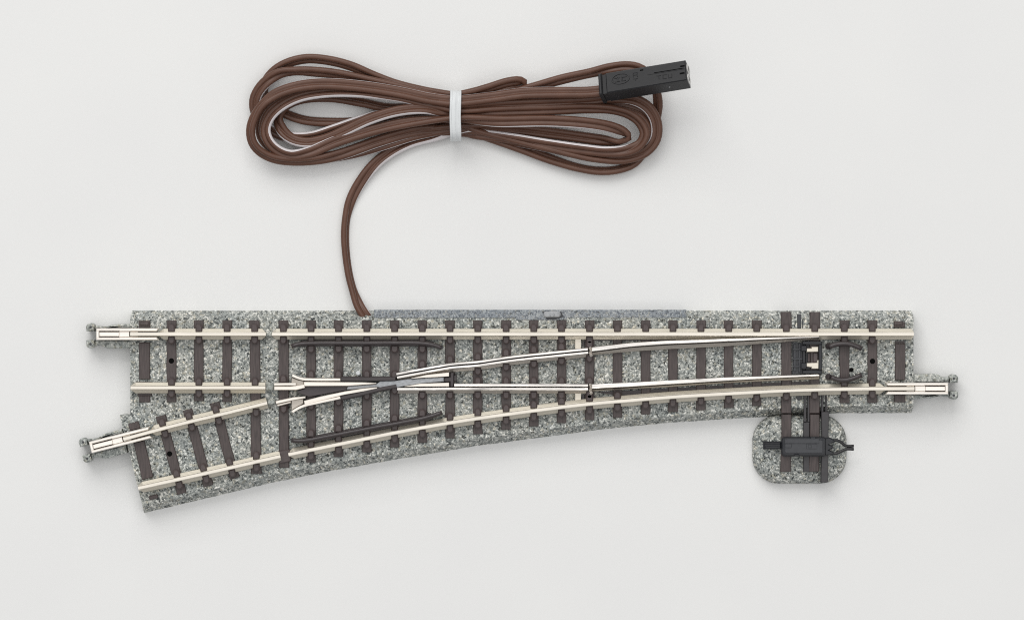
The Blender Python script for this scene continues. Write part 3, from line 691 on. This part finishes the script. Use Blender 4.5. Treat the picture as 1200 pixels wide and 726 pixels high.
def make_cable(parent):
    E = figure_eight(); m = len(E)
    cur = catmull(RUN, px=4)
    q = [P(p[0], p[1], p[2]) for p in cur]; n = len(q); vs = []; fs = []; mi = []
    for i, c in enumerate(q):
        t = (q[min(i+1, n-1)]-q[max(i-1, 0)]).normalized()
        left = Vector((-t.y, t.x, 0))
        if left.length < 1e-4: left = Vector((1, 0, 0))
        left.normalize(); up = t.cross(left).normalized()
        if up.z < 0: up = -up
        a = math.radians(cur[i][3]); B = left*math.cos(a)+up*math.sin(a); Cn = -left*math.sin(a)+up*math.cos(a)
        for (x, y, w) in E: vs.append(c+B*x+Cn*y)
    for i in range(n-1):
        for j in range(m):
            k = (j+1) % m
            fs.append([i*m+j, i*m+k, (i+1)*m+k, (i+1)*m+j]); mi.append(1 if (E[j][2] and E[k][2]) else 0)
    mb = MB(); mb.v = [tuple(p) for p in vs]; mb.f = fs; mb.m = mi; mb.smooth = [True]*len(fs)
    return mb.build('cord', [M_cable, M_stripe], parent)
C = thing('cable', 'coiled brown twin-core cable with a white edge stripe and a black plug, above the turnout', 'cable')
cord = make_cable(C)

# ---- plug: built lying along x, then rolled, pitched and turned into place on the coil
def build_plug():
    L, Wd, Hh = 1.60, .40, .35
    root = None
    def box(mb, x0, x1, y0, y1, z0, z1, bev=.012, mi=0):
        vs = []
        for zz, ins in ((z0, bev), (z0+bev, 0), (z1-bev, 0), (z1, bev)):
            for sx, sy in ((0, 0), (1, 0), (1, 1), (0, 1)):
                vs.append(((x1-ins if sx else x0+ins), (y1-ins if sy else y0+ins), zz))
        fs = [[3, 2, 1, 0], [12, 13, 14, 15]]
        for k in range(3):
            for i in range(4):
                j = (i+1) % 4; fs.append([k*4+i, k*4+j, k*4+4+j, k*4+4+i])
        mb.add(vs, fs, mi)
    b_ = MB(); w, h = Wd/2, Hh/2
    box(b_, -.66, .80, -w, w, -h, h, .016)
    box(b_, -.80, -.735, -w-.01, w+.015, -h-.03, h-.005, .02)             # flange at the cable end
    box(b_, -.74, -.655, -w+.01, w, -h+.02, h-.05, .006)               # neck between flange and body
    box(b_, .10, .79, .02, .032, h-.004, h+.006, .002)
    body = b_.build('plug', M_plug, C)
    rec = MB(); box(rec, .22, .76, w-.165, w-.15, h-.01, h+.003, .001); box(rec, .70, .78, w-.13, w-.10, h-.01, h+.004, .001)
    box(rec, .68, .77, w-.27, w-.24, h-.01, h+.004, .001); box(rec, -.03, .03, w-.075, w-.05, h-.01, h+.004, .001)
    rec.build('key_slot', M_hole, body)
    end = MB()
    for yc in (-.095, .095):                                              # paired socket mouths on the end face
        rg = []
        for rr, xx in ((.088, .79), (.088, .815), (.074, .82), (.058, .82), (.052, .805)):
            rg.append([(xx, yc+rr*math.cos(2*math.pi*i/20), rr*1.35*math.sin(2*math.pi*i/20)) for i in range(20)])
        end.rings(rg, 0, False)
    end.build('socket_rim', M_rimgrey, body)
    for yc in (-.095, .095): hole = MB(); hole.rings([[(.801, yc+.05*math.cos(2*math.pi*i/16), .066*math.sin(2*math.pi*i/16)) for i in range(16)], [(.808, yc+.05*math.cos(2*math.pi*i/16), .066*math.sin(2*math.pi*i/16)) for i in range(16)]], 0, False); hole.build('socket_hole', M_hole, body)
    lg = MB()                                                             # moulded oval mark
    n = 36; cx, cy = -.39, .035
    def ring(a1, b1, z): return [(cx+a1*math.cos(2*math.pi*i/n), cy+b1*math.sin(2*math.pi*i/n), z) for i in range(n)]
    lg.rings([ring(.172, .112, h-.004), ring(.168, .108, h+.012), ring(.148, .090, h+.012), ring(.144, .086, h-.004)], 0, False, False)
    for x0, x1, y0, y1 in ((-.50, -.40, .052, .070), (-.455, -.437, -.02, .07), (-.375, -.28, .052, .070), (-.375, -.357, -.02, .07), (-.375, -.30, -.02, -.004), (-.50, -.41, -.02, -.004)):
        box(lg, x0, x1, y0, y1, h-.004, h+.010, .003)
    lg.build('oval_mark', M_plug, body)
    tx = MB()
    for x0, x1, y0, y1 in ((-.165, -.075, .10, .112), (-.165, -.15, .02, .11), (-.09, -.075, .02, .11), (-.165, -.075, .055, .066), (-.16, -.08, -.02, -.008), (-.125, -.113, -.05, -.01),
                           ): box(tx, x0, x1, y0, y1, h-.004, h+.008, .003)
    tx.build('moulded_lettering', M_plug, body); tx = MB()
    for x0, x1, y0, y1 in ((.26, .34, -.035, -.022), (.295, .307, -.10, -.03), (.37, .44, -.035, -.022), (.37, .382, -.10, -.03), (.37, .44, -.11, -.098), (.47, .482, -.10, -.03), (.47, .54, -.11, -.098), (.53, .542, -.10, -.03)):
        box(tx, x0, x1, y0, y1, h-.004, h+.008, .003)
    tx.build('moulded_lettering', M_plug, body)
    pin = MB(); box(pin, .44, .465, -w-.006, -w+.01, .0, .025, .004); pin.build('key_pip', M_lever, body)
    from mathutils import Euler, Matrix
    yaw, pitch, roll = math.radians(8.6), math.radians(-12), math.radians(-25)
    Rm = Matrix.Rotation(yaw, 4, 'Z') @ Matrix.Rotation(pitch, 4, 'Y') @ Matrix.Rotation(roll, 4, 'X')
    ctr = P(755, 95.5, .86)
    body.matrix_world = Matrix.Translation(ctr) @ Rm
build_plug()

# ------------------------------------------------------------------ the tie round the middle of the coil
def build_tie():
    mb = MB(); n = 40; z0, z1 = .012, .69; yc = 136.0; hy = 30.0
    rg = []
    prof_ = [(-6.6, 0), (-6.6, .030), (-6.0, .040), (-4.4, .040), (-3.8, .030), (-.6, .032), (0, .037), (.6, .032), (3.8, .030), (4.4, .040), (6.0, .040), (6.6, .030), (6.6, 0)]
    cz = (z0+z1)/2; hz = (z1-z0)/2
    for i in range(n):
        t = 2*math.pi*i/n; e = 2/3.2
        c, s_ = math.cos(t), math.sin(t)
        uy = math.copysign(abs(c)**e, c); uz = math.copysign(abs(s_)**e, s_)
        ring_ = []
        for (dx, th) in prof_:
            z = cz+uz*(hz-.036+th); y = yc+uy*(hy-.036*PXCM+th*PXCM)
            lean = -1.2*(y-yc)/hy*0+0.8*(1-(abs(y-yc)/hy))**1
            ring_.append(P(534.2+dx-lean, y, max(z, .004)))
        rg.append(ring_)
    rg.append(rg[0])
    mb.rings(rg, 0, True, False)
    o = mb.build('cable_tie', M_tie)
    o['label'] = 'white plastic tie band wrapped around the middle of the coiled brown cable'; o['category'] = 'cable tie'
    sm = o.modifiers.new('edge', 'EDGE_SPLIT'); sm.split_angle = math.radians(40)
build_tie()
